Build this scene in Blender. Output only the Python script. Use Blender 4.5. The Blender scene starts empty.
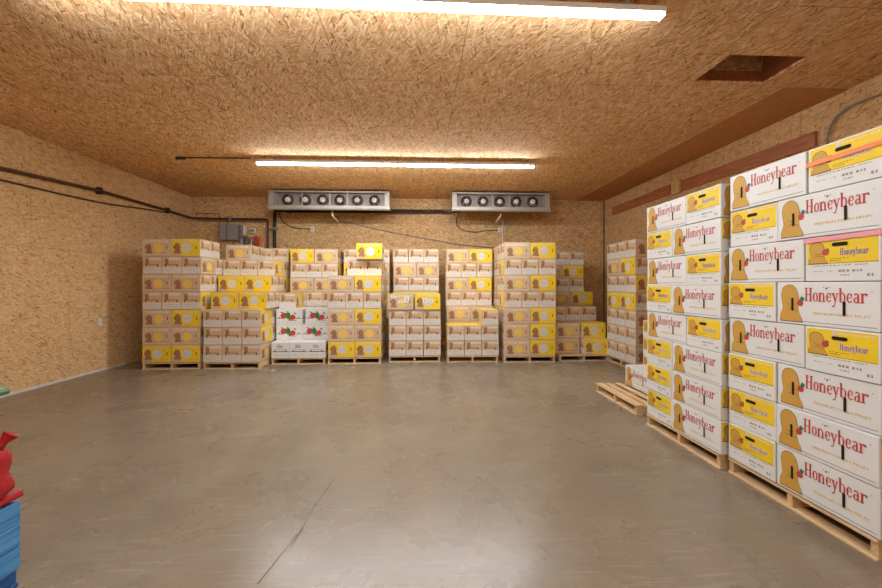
import bpy, bmesh, math, random
from mathutils import Vector, Matrix
R = random.Random(7)
scene = bpy.context.scene
COL = scene.collection
PI = math.pi

# ------------------------------------------------------------------ materials
def lin(c):
    return tuple((x/255/12.92 if x/255 <= .04045 else ((x/255+.055)/1.055)**2.4) for x in c) + (1,)

class NT:
    def __init__(s, name):
        s.m = bpy.data.materials.new(name); s.m.use_nodes = True
        s.t = s.m.node_tree; s.b = s.t.nodes['Principled BSDF']
    def n(s, typ, **kw):
        nd = s.t.nodes.new(typ)
        for k, v in kw.items():
            if k.startswith('i_'):
                nd.inputs[k[2:].replace('_', ' ')].default_value = v
            else: setattr(nd, k, v)
        return nd
    def l(s, a, b): s.t.links.new(a, b)
    def math(s, op, a, b=None, clamp=False):
        nd = s.t.nodes.new('ShaderNodeMath'); nd.operation = op; nd.use_clamp = clamp
        for i, v in enumerate((a, b)):
            if v is None: continue
            if isinstance(v, (int, float)): nd.inputs[i].default_value = v
            else: s.l(v, nd.inputs[i])
        return nd.outputs[0]
    def mix(s, fac, a, b, mode='MIX'):
        nd = s.t.nodes.new('ShaderNodeMix'); nd.data_type = 'RGBA'; nd.blend_type = mode
        for i, v in ((0, fac), (6, a), (7, b)):
            if isinstance(v, (int, float)): nd.inputs[i].default_value = v
            elif isinstance(v, tuple): nd.inputs[i].default_value = v
            else: s.l(v, nd.inputs[i])
        return nd.outputs[2]
    def ramp(s, fac, stops, interp='LINEAR'):
        nd = s.t.nodes.new('ShaderNodeValToRGB'); cr = nd.color_ramp; cr.interpolation = interp
        while len(cr.elements) < len(stops): cr.elements.new(.5)
        for e, (p, c) in zip(cr.elements, stops): e.position = p; e.color = c
        s.l(fac, nd.inputs[0]); return nd.outputs[0]
    def pos(s):
        if not hasattr(s, '_p'): s._p = s.n('ShaderNodeTexCoord').outputs['Object']
        return s._p

def plain(name, rgb, rough=.6, metal=0, spec=.4, vary=0, noise=0, nscale=8):
    t = NT(name); c = lin(rgb); out = None
    if vary or noise:
        col = c
        if noise:
            nz = t.n('ShaderNodeTexNoise', i_Scale=nscale, i_Detail=4.0); t.l(t.pos(), nz.inputs['Vector'])
            d = tuple(x*(1-noise) for x in c[:3])+(1,)
            u = tuple(min(1, x*(1+noise)) for x in c[:3])+(1,)
            col = t.ramp(nz.outputs[0], [(.3, d), (.7, u)])
        if vary:
            oi = t.n('ShaderNodeObjectInfo')
            v = t.math('ADD', t.math('MULTIPLY', oi.outputs['Random'], vary*2), 1-vary)
            hs = t.n('ShaderNodeHueSaturation'); t.l(v, hs.inputs['Value'])
            if isinstance(col, tuple): hs.inputs['Color'].default_value = col
            else: t.l(col, hs.inputs['Color'])
            col = hs.outputs[0]
        t.l(col, t.b.inputs['Base Color'])
    else: t.b.inputs['Base Color'].default_value = c
    t.b.inputs['Roughness'].default_value = rough; t.b.inputs['Metallic'].default_value = metal
    t.b.inputs['Specular IOR Level'].default_value = spec
    return t.m

def osb(name, axes, base, dark, light, seam=(2.44, 1.22, 0, 0), seamdark=.55, rough=.85, spec=.15, contrast=1.0, fscale=1.45):
    """strand board: axes = the two object axes that span the sheet"""
    t = NT(name)
    sp = t.n('ShaderNodeSeparateXYZ'); t.l(t.pos(), sp.inputs[0])
    a, b = sp.outputs[axes[0]], sp.outputs[axes[1]]
    uv = t.n('ShaderNodeCombineXYZ'); t.l(a, uv.inputs[0]); t.l(b, uv.inputs[1]); uv = uv.outputs[0]
    wn = t.n('ShaderNodeTexNoise', i_Scale=3.2, i_Detail=3.0); t.l(uv, wn.inputs['Vector'])
    col = t.ramp(wn.outputs[0], [(.3, base), (.7, tuple(x*1.12 for x in base[:3])+(1,))])
    rr = random.Random(hash(name) & 0 or len(name))
    hsum = None
    for i, (ang, sx, sy, th) in enumerate([(8, 7, 46, .50), (52, 8, 52, .55), (-38, 7, 50, .55), (78, 9, 54, .6), (-12, 7, 48, .6), (28, 11, 70, .62)]):
        mp = t.n('ShaderNodeMapping'); t.l(uv, mp.inputs[0])
        mp.inputs['Rotation'].default_value = (0, 0, math.radians(ang))
        mp.inputs['Location'].default_value = (i*3.7, i*1.9, 0)
        sc = t.n('ShaderNodeMapping'); t.l(mp.outputs[0], sc.inputs[0]); sc.inputs['Scale'].default_value = (sx*fscale, sy*fscale, 1)
        vo = t.n('ShaderNodeTexVoronoi', voronoi_dimensions='2D', i_Scale=1.0, i_Randomness=.95)
        t.l(sc.outputs[0], vo.inputs['Vector'])
        cs = t.n('ShaderNodeSeparateColor'); t.l(vo.outputs['Color'], cs.inputs[0])
        mask = t.math('GREATER_THAN', cs.outputs[0], th)
        k = contrast
        def mx(c1, c2, f): return tuple(c1[j]*(1-f)+c2[j]*f for j in range(3))+(1,)
        flake = t.ramp(cs.outputs[1], [(0, mx(base, dark, k*.75)), (.13, mx(base, dark, .2*k)), (.42, base), (.75, mx(base, light, .5*k)), (1, mx(base, light, k))])
        # darker shadow line at a flake's rim
        rim = t.ramp(vo.outputs['Distance'], [(.45, (1, 1, 1, 1)), (.8, (.78, .74, .68, 1))])
        flake = t.mix(.55*k, flake, rim, 'MULTIPLY')
        col = t.mix(mask, col, flake)
        h = t.math('MULTIPLY', mask, cs.outputs[2]); hsum = h if hsum is None else t.math('MAXIMUM', hsum, h)
    # sparse dark knots
    vk = t.n('ShaderNodeTexVoronoi', voronoi_dimensions='2D', i_Scale=3.4); t.l(uv, vk.inputs['Vector'])
    ks = t.n('ShaderNodeSeparateColor'); t.l(vk.outputs['Color'], ks.inputs[0])
    rad = t.math('MULTIPLY', t.math('POWER', ks.outputs[0], 5.0), .05)
    kn = t.math('LESS_THAN', vk.outputs['Distance'], rad)
    col = t.mix(t.math('MULTIPLY', kn, .75), col, tuple(x*.35 for x in dark[:3])+(1,))
    # sheet seams
    br = t.n('ShaderNodeTexBrick', offset=.5, i_Scale=1.0)
    br.inputs['Mortar Size'].default_value = .0045; br.inputs['Mortar Smooth'].default_value = .3
    br.inputs['Brick Width'].default_value = seam[0]; br.inputs['Row Height'].default_value = seam[1]
    mp = t.n('ShaderNodeMapping'); t.l(uv, mp.inputs[0]); mp.inputs['Location'].default_value = (seam[2], seam[3], 0)
    t.l(mp.outputs[0], br.inputs['Vector'])
    col = t.mix(t.math('MULTIPLY', br.outputs['Fac'], seamdark), col, tuple(x*.4 for x in dark[:3])+(1,))
    # large tone drift between sheets
    ln = t.n('ShaderNodeTexNoise', i_Scale=.5, i_Detail=2.0); t.l(uv, ln.inputs['Vector'])
    col = t.mix(1.0, col, t.ramp(ln.outputs[0], [(.3, (.93, .92, .9, 1)), (.7, (1.05, 1.05, 1.05, 1))]), 'MULTIPLY')
    t.l(col, t.b.inputs['Base Color'])
    bp = t.n('ShaderNodeBump', i_Strength=.25, i_Distance=.002); t.l(hsum, bp.inputs['Height']); t.l(bp.outputs[0], t.b.inputs['Normal'])
    t.b.inputs['Roughness'].default_value = rough; t.b.inputs['Specular IOR Level'].default_value = spec
    return t.m

M = {}
OB, OD, OL = lin((199, 152, 100)), lin((120, 74, 38)), lin((236, 200, 150))
M['osb_left'] = osb('osb_left', (1, 2), lin((222, 182, 132)), lin((160, 112, 68)), OL, (1.22, 2.44, .3, .35), .4, contrast=1.2, fscale=1.35)
M['osb_back'] = osb('osb_back', (0, 2), lin((206, 164, 116)), lin((146, 98, 58)), OL, (1.22, 2.44, .2, .35), .35, contrast=1.15, fscale=1.35)
M['osb_ceil'] = osb('osb_ceil', (1, 0), lin((230, 180, 128)), lin((150, 96, 54)), lin((252, 220, 178)), (2.44, 1.22, .80, -.40), .6, contrast=1.15, fscale=1.2)
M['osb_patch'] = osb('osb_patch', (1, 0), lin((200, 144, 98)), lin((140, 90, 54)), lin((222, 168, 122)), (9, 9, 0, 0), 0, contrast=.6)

def concrete():
    t = NT('polished_concrete'); p = t.pos()
    def nz(scale, det=6, dist=0.0, rgh=.6):
        n = t.n('ShaderNodeTexNoise', i_Scale=scale, i_Detail=float(det), i_Distortion=dist, i_Roughness=rgh); t.l(p, n.inputs['Vector']); return n.outputs[0]
    col = t.ramp(nz(.55, 4, .6), [(.3, lin((120, 107, 91))), (.5, lin((133, 120, 104))), (.72, lin((145, 133, 118)))])
    m2 = t.ramp(nz(3.2, 9, .3, .7), [(.0, (.72, .70, .68, 1)), (1, (1.26, 1.26, 1.26, 1))])
    col = t.mix(1.0, col, m2, 'MULTIPLY')
    fine = t.ramp(nz(26, 8, 0, .8), [(.3, (.8, .8, .8, 1)), (.7, (1.15, 1.15, 1.15, 1))])
    col = t.mix(.8, col, fine, 'MULTIPLY')
    # rust tinted patches
    rs = t.ramp(nz(1.3, 7, .5, .7), [(.45, (0, 0, 0, 1)), (.9, (1, 1, 1, 1))])
    col = t.mix(t.math('MULTIPLY', rs, .35), col, lin((140, 104, 66)))
    # scratches: thin stretched noise at two angles
    for ang in (20, -50):
        mp = t.n('ShaderNodeMapping'); t.l(p, mp.inputs[0]); mp.inputs['Rotation'].default_value = (0, 0, math.radians(ang)); mp.inputs['Scale'].default_value = (1.4, 40, 1)
        n = t.n('ShaderNodeTexNoise', i_Scale=1.5, i_Detail=3.0); t.l(mp.outputs[0], n.inputs['Vector'])
        s = t.ramp(n.outputs[0], [(.6, (0, 0, 0, 1)), (.75, (1, 1, 1, 1))])
        col = t.mix(t.math('MULTIPLY', s, .22), col, lin((205, 196, 182)))
    t.l(col, t.b.inputs['Base Color'])
    rg = t.ramp(nz(1.8, 6, .5), [(.2, (.24, .24, .24, 1)), (.8, (.32, .32, .32, 1))]); t.l(rg, t.b.inputs['Roughness'])
    t.b.inputs['Specular IOR Level'].default_value = .55
    return t.m
M['floor'] = concrete()

def wood(name, c1, c2, axis=0, rough=.6):
    t = NT(name)
    mp = t.n('ShaderNodeMapping'); t.l(t.pos(), mp.inputs[0])
    s = [14, 14, 14]; s[axis] = 1.2; mp.inputs['Scale'].default_value = s
    oi = t.n('ShaderNodeObjectInfo')
    cb = t.n('ShaderNodeCombineXYZ'); t.l(t.math('MULTIPLY', oi.outputs['Random'], 30.0), cb.inputs[0]); t.l(cb.outputs[0], mp.inputs['Location'])
    n = t.n('ShaderNodeTexNoise', i_Scale=2.0, i_Detail=5.0, i_Distortion=.8); t.l(mp.outputs[0], n.inputs['Vector'])
    c = t.ramp(n.outputs[0], [(.3, lin(c1)), (.7, lin(c2))])
    hs = t.n('ShaderNodeHueSaturation'); t.l(c, hs.inputs['Color'])
    t.l(t.math('ADD', t.math('MULTIPLY', oi.outputs['Random'], .22), .88), hs.inputs['Value']); t.l(hs.outputs[0], t.b.inputs['Base Color'])
    t.b.inputs['Roughness'].default_value = rough; return t.m
M['pine_x'] = wood('pallet_pine_across', (205, 165, 118), (232, 200, 156), 0)
M['pine_y'] = wood('pallet_pine_along', (200, 160, 114), (228, 194, 150), 1)
M['redwood'] = wood('stained_board', (150, 88, 54), (190, 124, 82), 1)
M['blue'] = wood('blue_painted_board', (24, 112, 190), (110, 182, 228), 1, .5)
M['bluedark'] = wood('dark_blue_board', (30, 76, 140), (52, 104, 170), 1, .5)
M['kraft'] = plain('kraft_board', (208, 176, 140), .7, vary=.06, noise=.05)
M['yellow'] = plain('yellow_print', (240, 202, 36), .5, vary=.03)
M['white'] = plain('white_board', (226, 224, 221), .45, vary=.02)
M['label'] = plain('pale_label', (220, 212, 204), .55)
M['greytext'] = plain('grey_print', (150, 144, 140), .6)
M['darkbrown'] = plain('brown_print', (104, 62, 38), .6)
M['midbrown'] = plain('mid_brown_print', (160, 114, 82), .6)
M['tan'] = plain('honey_tan_print', (204, 156, 68), .5)
M['tanline'] = plain('dark_tan_line', (92, 62, 28), .5)
M['red'] = plain('red_print', (196, 62, 54), .5)
M['purple'] = plain('plum_print', (150, 62, 84), .5)
M['green'] = plain('green_print', (30, 130, 66), .5)
M['leaf'] = plain('leaf_print', (40, 120, 100), .5)
M['goldtext'] = plain('gold_print', (226, 182, 60), .5)
M['navy'] = plain('navy_print', (50, 52, 86), .5)
M['black'] = plain('dark_slot', (28, 20, 16), .9)
M['circle_y'] = plain('pale_yellow_disc', (238, 200, 96), .5)
M['circle_w'] = plain('grey_white_disc', (214, 206, 204), .5)
M['whiteprint'] = plain('white_print', (240, 232, 214), .55)
M['galv'] = plain('galvanised_steel', (172, 162, 150), .42, metal=.35, noise=.08, nscale=14)
M['galvmid'] = plain('weathered_steel', (142, 132, 122), .5, metal=.35, noise=.15, nscale=9)
M['galvdark'] = plain('dull_steel', (112, 102, 94), .5, metal=.4, noise=.1)
M['fan_grey'] = plain('fan_grey', (128, 118, 108), .5, metal=.2)
M['fan_dark'] = plain('fan_black', (70, 60, 52), .5)
M['hub'] = plain('pale_motor', (226, 216, 204), .4)
M['pipe_dark'] = plain('dark_insulation', (52, 44, 40), .7, noise=.1)
M['pipe_brown'] = plain('copper_brown_pipe', (96, 62, 44), .5, metal=.2)
M['conduit'] = plain('grey_conduit', (150, 142, 134), .4, metal=.5)
M['panelgrey'] = plain('grey_enamel', (150, 144, 140), .45, noise=.04)
M['whiteplastic'] = plain('white_plastic', (228, 220, 208), .4)
M['orange'] = plain('orange_plastic', (222, 96, 50), .5)
M['redplastic'] = plain('red_plastic', (196, 48, 40), .5)
M['tape_orange'] = plain('orange_tape', (244, 140, 84), .35)
M['tape_pink'] = plain('pink_tape', (242, 160, 170), .35)
M['sackred'] = plain('red_mesh_sack', (176, 24, 30), .55, noise=.25, nscale=60)
M['sackgreen'] = plain('green_mesh_sack', (96, 138, 108), .6, noise=.2, nscale=50)
M['sackpale'] = plain('pale_sack', (214, 208, 190), .6, noise=.1, nscale=50)
M['lamp_body'] = plain('lamp_white_enamel', (210, 204, 196), .4)
def emis(name, rgb, s):
    t = NT(name); t.b.inputs['Base Color'].default_value = (1, 1, 1, 1)
    t.b.inputs['Emission Color'].default_value = rgb; t.b.inputs['Emission Strength'].default_value = s; return t.m
M['tube'] = emis('lit_tube', (.90, .975, 1.02, 1), 66); M['tube_boost'] = emis('bright_lit_tube', (.90, .975, 1.02, 1), 88)  # second emission boosted to brighten the back of the room

# ------------------------------------------------------------------ mesh tools
class G:
    def __init__(s): s.v = []; s.f = []; s.mi = []; s.mats = []
    def m(s, name):
        if name not in s.mats: s.mats.append(name)
        return s.mats.index(name)
    def poly(s, pts, mat):
        i = len(s.v); s.v += [tuple(p) for p in pts]; s.f.append(tuple(range(i, i+len(pts)))); s.mi.append(s.m(mat))
    def box(s, lo, hi, mat, bev=0):
        x0, y0, z0 = lo; x1, y1, z1 = hi
        if bev:
            bm = bmesh.new(); bmesh.ops.create_cube(bm, size=1)
            for v in bm.verts: v.co = Vector((x0+(v.co.x+.5)*(x1-x0), y0+(v.co.y+.5)*(y1-y0), z0+(v.co.z+.5)*(z1-z0)))
            bmesh.ops.bevel(bm, geom=bm.edges[:], offset=bev, segments=2, affect='EDGES', profile=.5)
            for f in bm.faces: s.poly([v.co for v in f.verts], mat)
            bm.free(); return
        c = [(x0,y0,z0),(x1,y0,z0),(x1,y1,z0),(x0,y1,z0),(x0,y0,z1),(x1,y0,z1),(x1,y1,z1),(x0,y1,z1)]
        i = len(s.v); s.v += c
        for f in ((0,3,2,1),(4,5,6,7),(0,1,5,4),(1,2,6,5),(2,3,7,6),(3,0,4,7)):
            s.f.append(tuple(i+k for k in f)); s.mi.append(s.m(mat))
    def tube(s, path, r, mat, seg=10, cap=True):
        path = [Vector(p) for p in path]; rings = []
        up = Vector((0, 0, 1)); prev = None
        for k, p in enumerate(path):
            d = ((path[min(k+1, len(path)-1)]-path[max(k-1, 0)])).normalized()
            a = prev if prev is not None else (up if abs(d.dot(up)) < .9 else Vector((1, 0, 0)))
            n = (a-d*a.dot(d)).normalized(); prev = n; b = d.cross(n)
            rr = r[k] if isinstance(r, (list, tuple)) else r
            base = len(s.v)
            for j in range(seg):
                t = 2*PI*j/seg; s.v.append(tuple(p+(n*math.cos(t)+b*math.sin(t))*rr))
            rings.append(base)
        mi = s.m(mat)
        for a, b in zip(rings, rings[1:]):
            for j in range(seg): s.f.append((a+j, a+(j+1) % seg, b+(j+1) % seg, b+j)); s.mi.append(mi)
        if cap:
            s.f.append(tuple(rings[0]+j for j in reversed(range(seg)))); s.mi.append(mi)
            s.f.append(tuple(rings[-1]+j for j in range(seg))); s.mi.append(mi)
    def mesh(s, name, smooth=False):
        me = bpy.data.meshes.new(name); me.from_pydata(s.v, [], s.f)
        for m in s.mats: me.materials.append(M[m])
        me.polygons.foreach_set('material_index', s.mi)
        if smooth: me.polygons.foreach_set('use_smooth', [True]*len(s.f))
        me.update(); 
        if smooth:
            try: me.set_sharp_from_angle(angle=math.radians(40))
            except Exception: pass
        return me

def obj(name, g, parent=None, loc=None, rot=None, smooth=False):
    me = g if isinstance(g, bpy.types.Mesh) else g.mesh(name, smooth)
    o = bpy.data.objects.new(name, me); COL.objects.link(o)
    if parent: o.parent = parent
    if loc: o.location = loc
    if rot: o.rotation_euler = (0, 0, rot)
    return o
def thing(name, loc=(0, 0, 0), rot=0):
    o = bpy.data.objects.new(name, None); COL.objects.link(o); o.location = loc; o.rotation_euler = (0, 0, rot); o.empty_display_size = .1
    return o
def tag(o, label, cat, group=None):
    o['label'] = label; o['category'] = cat
    if group: o['group'] = group
    return o
def struct(name, g, **k):
    o = obj(name, g, **k); o['kind'] = 'structure'; return o

# ------------------------------------------------------------------ lettering
def font_polys(txt):
    cu = bpy.data.curves.new('t', 'FONT'); cu.body = txt; cu.resolution_u = 3
    o = bpy.data.objects.new('t', cu); COL.objects.link(o)
    bpy.context.view_layer.update()
    me = o.evaluated_get(bpy.context.evaluated_depsgraph_get()).to_mesh()
    vs = [(v.co.x, v.co.y) for v in me.vertices]; fs = [[vs[i] for i in p.vertices] for p in me.polygons]
    xs = [v[0] for v in vs]; ys = [v[1] for v in vs]; x0, x1, y0, y1 = min(xs), max(xs), min(ys), max(ys)
    o.to_mesh_clear() if hasattr(o, 'to_mesh_clear') else None
    bpy.data.objects.remove(o); bpy.data.curves.remove(cu)
    return [[((x-x0)/(x1-x0), (y-y0)/(y1-y0)) for x, y in f] for f in fs]
_fc = {}
def text(txt):
    if txt not in _fc: _fc[txt] = font_polys(txt)
    return _fc[txt]

def slab_word():
    """the word in a condensed slab face: x-height 1, capitals 1.55"""
    P = []
    def rect(x0, y0, x1, y1): P.append([(x0, y0), (x1, y0), (x1, y1), (x0, y1)])
    def arc(cx, cy, rx, ry, a0, a1, tw, th, n=18):
        for k in range(n):
            t0 = math.radians(a0+(a1-a0)*k/n); t1 = math.radians(a0+(a1-a0)*(k+1)/n)
            c0, s0, c1, s1 = math.cos(t0), math.sin(t0), math.cos(t1), math.sin(t1)
            P.append([(cx+rx*c0, cy+ry*s0), (cx+rx*c1, cy+ry*s1), (cx+(rx-tw)*c1, cy+(ry-th)*s1), (cx+(rx-tw)*c0, cy+(ry-th)*s0)])
    T = .2; S = .09
    def stem(x, y0, y1, sb=True, st='l'):
        rect(x, y0, x+T, y1)
        if sb: rect(x-.1, y0, x+T+.1, y0+S)
        if st == 'l': P.append([(x-.1, y1-S), (x, y1-S), (x, y1), (x-.1, y1-.03)])
        if st == 'b': rect(x-.1, y1-S, x+T+.1, y1)
    x = .1
    stem(x, 0, 1.55, True, 'b'); stem(x+.55, 0, 1.55, True, 'b'); rect(x+T, .74, x+.55, .74+S); x += .95       # H
    arc(x+.3, .5, .31, .53, 0, 360, .17, .08, 24); x += .74                                                    # o
    stem(x, 0, 1); arc(x+.37, .58, .28, .45, 0, 140, .17, .13, 12); rect(x+.48, 0, x+.65, .6); rect(x+.38, 0, x+.75, S); x += .86   # n
    arc(x+.3, .5, .31, .53, 20-0, 325, .17, .08, 24); rect(x+.1, .5, x+.58, .58); x += .66                      # e
    P.append([(x-.02, 1), (x+.2, 1), (x+.42, .12), (x+.32, .0)]); P.append([(x+.55, 1), (x+.64, 1), (x+.28, -.42), (x+.18, -.42)])
    rect(x-.08, 1-S, x+.28, 1); rect(x+.46, 1-S, x+.74, 1); arc(x+.12, -.38, .16, .14, 180, 360, .12, .1, 10); x += .82             # y
    stem(x, .02, 1.55, False); arc(x+.33, .5, .33, .53, -125, 130, .17, .08, 20); x += .78                      # b
    arc(x+.3, .5, .31, .53, 20, 325, .17, .08, 24); rect(x+.1, .5, x+.58, .58); x += .7                         # e
    rect(x+.38, .06, x+.56, .72); rect(x+.38, 0, x+.68, S); arc(x+.3, .72, .26, .31, 0, 160, .17, .09, 12); arc(x+.25, .28, .26, .3, 40, 330, .16, .08, 16); x += .78  # a
    stem(x, 0, 1); arc(x+.4, .72, .26, .3, 40, 160, .12, .14, 8); P.append([(x+.42, .75), (x+.62, .72), (x+.62, .98), (x+.45, 1.0)]); x += .66   # r
    return [[(px/x, py/1.55) for px, py in p] for p in P]
WORD = slab_word()

class Face:
    """a printed side of a carton: u, v run 0..w, 0..h across it"""
    def __init__(s, g, o, u, n, w, h): s.g, s.o, s.u, s.n, s.w, s.h = g, Vector(o), Vector(u), Vector(n), w, h
    def P(s, x, y, k): p = s.o+s.u*x+s.n*(.0004*k); return (p.x, p.y, p.z+y)
    def poly(s, pts, mat, k=1): s.g.poly([s.P(x*s.w, y*s.h, k) for x, y in pts], mat)
    def rect(s, x0, y0, x1, y1, mat, k=1): s.poly([(x0, y0), (x1, y0), (x1, y1), (x0, y1)], mat, k)
    def disc(s, cx, cy, r, mat, k=1, n=22, ry=None):      # r as a fraction of the height
        ry = ry or r
        s.poly([(cx+r*s.h/s.w*math.cos(2*PI*i/n), cy+ry*math.sin(2*PI*i/n)) for i in range(n)], mat, k)
    def polys(s, ps, x0, y0, x1, y1, mat, k=1):
        for p in ps: s.poly([(x0+px*(x1-x0), y0+py*(y1-y0)) for px, py in p], mat, k)
    def dashes(s, x0, x1, y, hgt, mat, seed, k=2):
        r = random.Random(seed); x = x0
        while x < x1:
            w = r.uniform(.012, .05); 
            if r.random() < .8: s.rect(x, y, min(x+w, x1), y+hgt, mat, k)
            x += w+r.uniform(.008, .02)
    def slot_pts(s, cx, cy, w, h, n=6):
        """rounded slot, sizes in metres"""
        pts = []; r = min(w, h)/2; W = w/2-r; H = h/2-r
        for q, (sx, sy) in enumerate(((1, 1), (-1, 1), (-1, -1), (1, -1))):
            for j in range(n+1):
                a = PI/2*(q+j/n); pts.append((cx*s.w+sx*W+r*math.cos(a), cy*s.h+sy*H+r*math.sin(a)))
        return pts
    def slot(s, cx, cy, w, h, mat='black', k=4):
        s.g.poly([s.P(x, y, k) for x, y in s.slot_pts(cx, cy, w, h)], mat)

# rounded honey-coloured emblem (plain stand-in) with a red fruit
def blob(cx, cy, sx, sy):
    base = [(-.95, -1), (-.92, -.6), (-.72, -.25), (-.8, .1), (-.86, .5), (-.7, .84), (-.3, 1), (.15, .98), (.5, .75), (.66, .4), (.72, .08), (.62, -.2), (.72, -.5), (.95, -.8), (1.0, -1)]
    out = []
    n = len(base)
    for i in range(n-1):                                  # Catmull-Rom through the outline
        p0, p1, p2, p3 = base[max(i-1, 0)], base[i], base[i+1], base[min(i+2, n-1)]
        for k in range(4):
            t = k/4
            out.append(tuple(.5*(2*p1[j]+(-p0[j]+p2[j])*t+(2*p0[j]-5*p1[j]+4*p2[j]-p3[j])*t*t+(-p0[j]+3*p1[j]-3*p2[j]+p3[j])*t**3) for j in (0, 1)))
    out.append(base[-1])
    return [(cx+x*sx, cy+y*sy) for x, y in out]
def emblem(f, cx, cy, sx, sy, fill='tan', line='tanline', fruit=True, detail=True):
    e = .004/f.w; ey = .004/f.h
    f.poly(blob(cx, cy-ey*.3, sx+e, sy+ey), line, 2)
    f.poly(blob(cx, cy, sx, sy), fill, 3)
    if detail:                                            # two short contour strokes
        for (a0, a1, ox, oy, rx, ry) in ((200, 330, .05, .12, .45, .3), (20, 150, .1, -.62, .55, .3)):
            pts = []
            for k in range(13):
                a = math.radians(a0+(a1-a0)*k/12); pts.append((cx+sx*(ox+rx*math.cos(a)), cy+sy*(oy+ry*math.sin(a))))
            for p, q in zip(pts, pts[1:]): f.poly([p, q, (q[0], q[1]+.0025/f.h), (p[0], p[1]+.0025/f.h)], line, 4)
    if fruit:
        f.disc(cx+sx*.84, cy+sy*.02, .075, 'red', 4, 14)
        f.poly([(cx+sx*.8, cy+sy*.2), (cx+sx*1.05, cy+sy*.1), (cx+sx*1.25, cy+sy*.3), (cx+sx*.95, cy+sy*.4)], 'leaf', 5)

def four_faces(g, L, W, h):
    a, b = L/2, W/2
    return (Face(g, (-a, -b, 0), (1, 0, 0), (0, -1, 0), L, h), Face(g, (a, b, 0), (-1, 0, 0), (0, 1, 0), L, h),
            Face(g, (a, -b, 0), (0, 1, 0), (1, 0, 0), W, h), Face(g, (-a, b, 0), (0, -1, 0), (-1, 0, 0), W, h))

BL, BW, BH = .508, .338, .313          # kraft carton
WL, WW, WH = .606, .410, .277          # white carton
FL, FW, FH = .508, .338, .306          # red fruit carton

def kraft_mesh(kind, far=True):
    g = G(); g.box((-BL/2, -BW/2, 0), (BL/2, BW/2, BH), 'kraft', .004)
    fr, bk, er, el = four_faces(g, BL, BW, BH)
    if kind == 'yellow': g.poly([(-BL/2+.006, -BW/2+.006, BH+.0006), (BL/2-.006, -BW/2+.006, BH+.0006), (BL/2-.006, BW/2-.006, BH+.0006), (-BL/2+.006, BW/2-.006, BH+.0006)], 'yellow')
    for f in (fr, bk):
        if kind == 'yellow':
            f.rect(.012, .04, .988, .985, 'yellow', 1)
            f.poly([(.03, .045), (.36, .045), (.30, .2), (.1, .3), (.03, .3)], 'kraft', 1.6)
            f.polys(text('HONEYBEAR'), .12, .82, .92, .93, 'label', 2)
            emblem(f, .22, .46, .12, .27, 'midbrown', 'darkbrown', False)
            f.disc(.53, .48, .27, 'circle_w', 3.5)
            f.dashes(.44, .62, .47, .03, 'greytext', 3, 4.2)
            f.slot(.86, .5, .014, .06); f.slot(.10, .5, .014, .06); f.rect(.74, .62, .78, .68, 'tan', 3)
            f.dashes(.7, .95, .16, .02, 'kraft', 8, 3)
        else:
            t = .012; H = BL/BH
            for (x0, y0, x1, y1) in ((.03, .09, .97, .11), (.03, .92, .97, .94), (.03, .09, .042, .94), (.958, .09, .97, .94)): f.rect(x0, y0, x1, y1, 'label', 1.5)
            f.polys(text('HONEYBEAR'), .1, .78, .9, .91, 'whiteprint', 2)
            emblem(f, .24, .42, .11, .25, 'midbrown', 'darkbrown', False)
            f.disc(.56, .46, .26, 'circle_y', 3.5); f.dashes(.49, .63, .45, .03, 'goldtext', 4, 4.2)
            f.slot(.86, .5, .014, .06, 'darkbrown'); f.slot(.12, .5, .014, .06, 'darkbrown')
            f.dashes(.7, .93, .16, .02, 'darkbrown', 9, 3)
    for f in (er, el):
        f.rect(.02, .03, .98, .40, 'label', 1)
        f.dashes(.08, .9, .28, .025, 'greytext', 5); f.dashes(.12, .7, .18, .02, 'greytext', 6); f.dashes(.3, .9, .1, .018, 'greytext', 7)
        f.rect(.36, .80, .95, .93, 'label', 1); f.dashes(.4, .92, .85, .03, 'kraft', 12, 2)
        f.poly(blob(.24, .70, .12, .18), 'midbrown', 2)
        f.rect(.2, .505, .78, .54, 'midbrown', 1.5); f.dashes(.2, .7, .56, .025, 'midbrown', 13, 2.5)
        f.slot(.18, .48, .018, .05); f.slot(.78, .48, .018, .05)
    return g.mesh('kraft_carton_'+kind)

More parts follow.
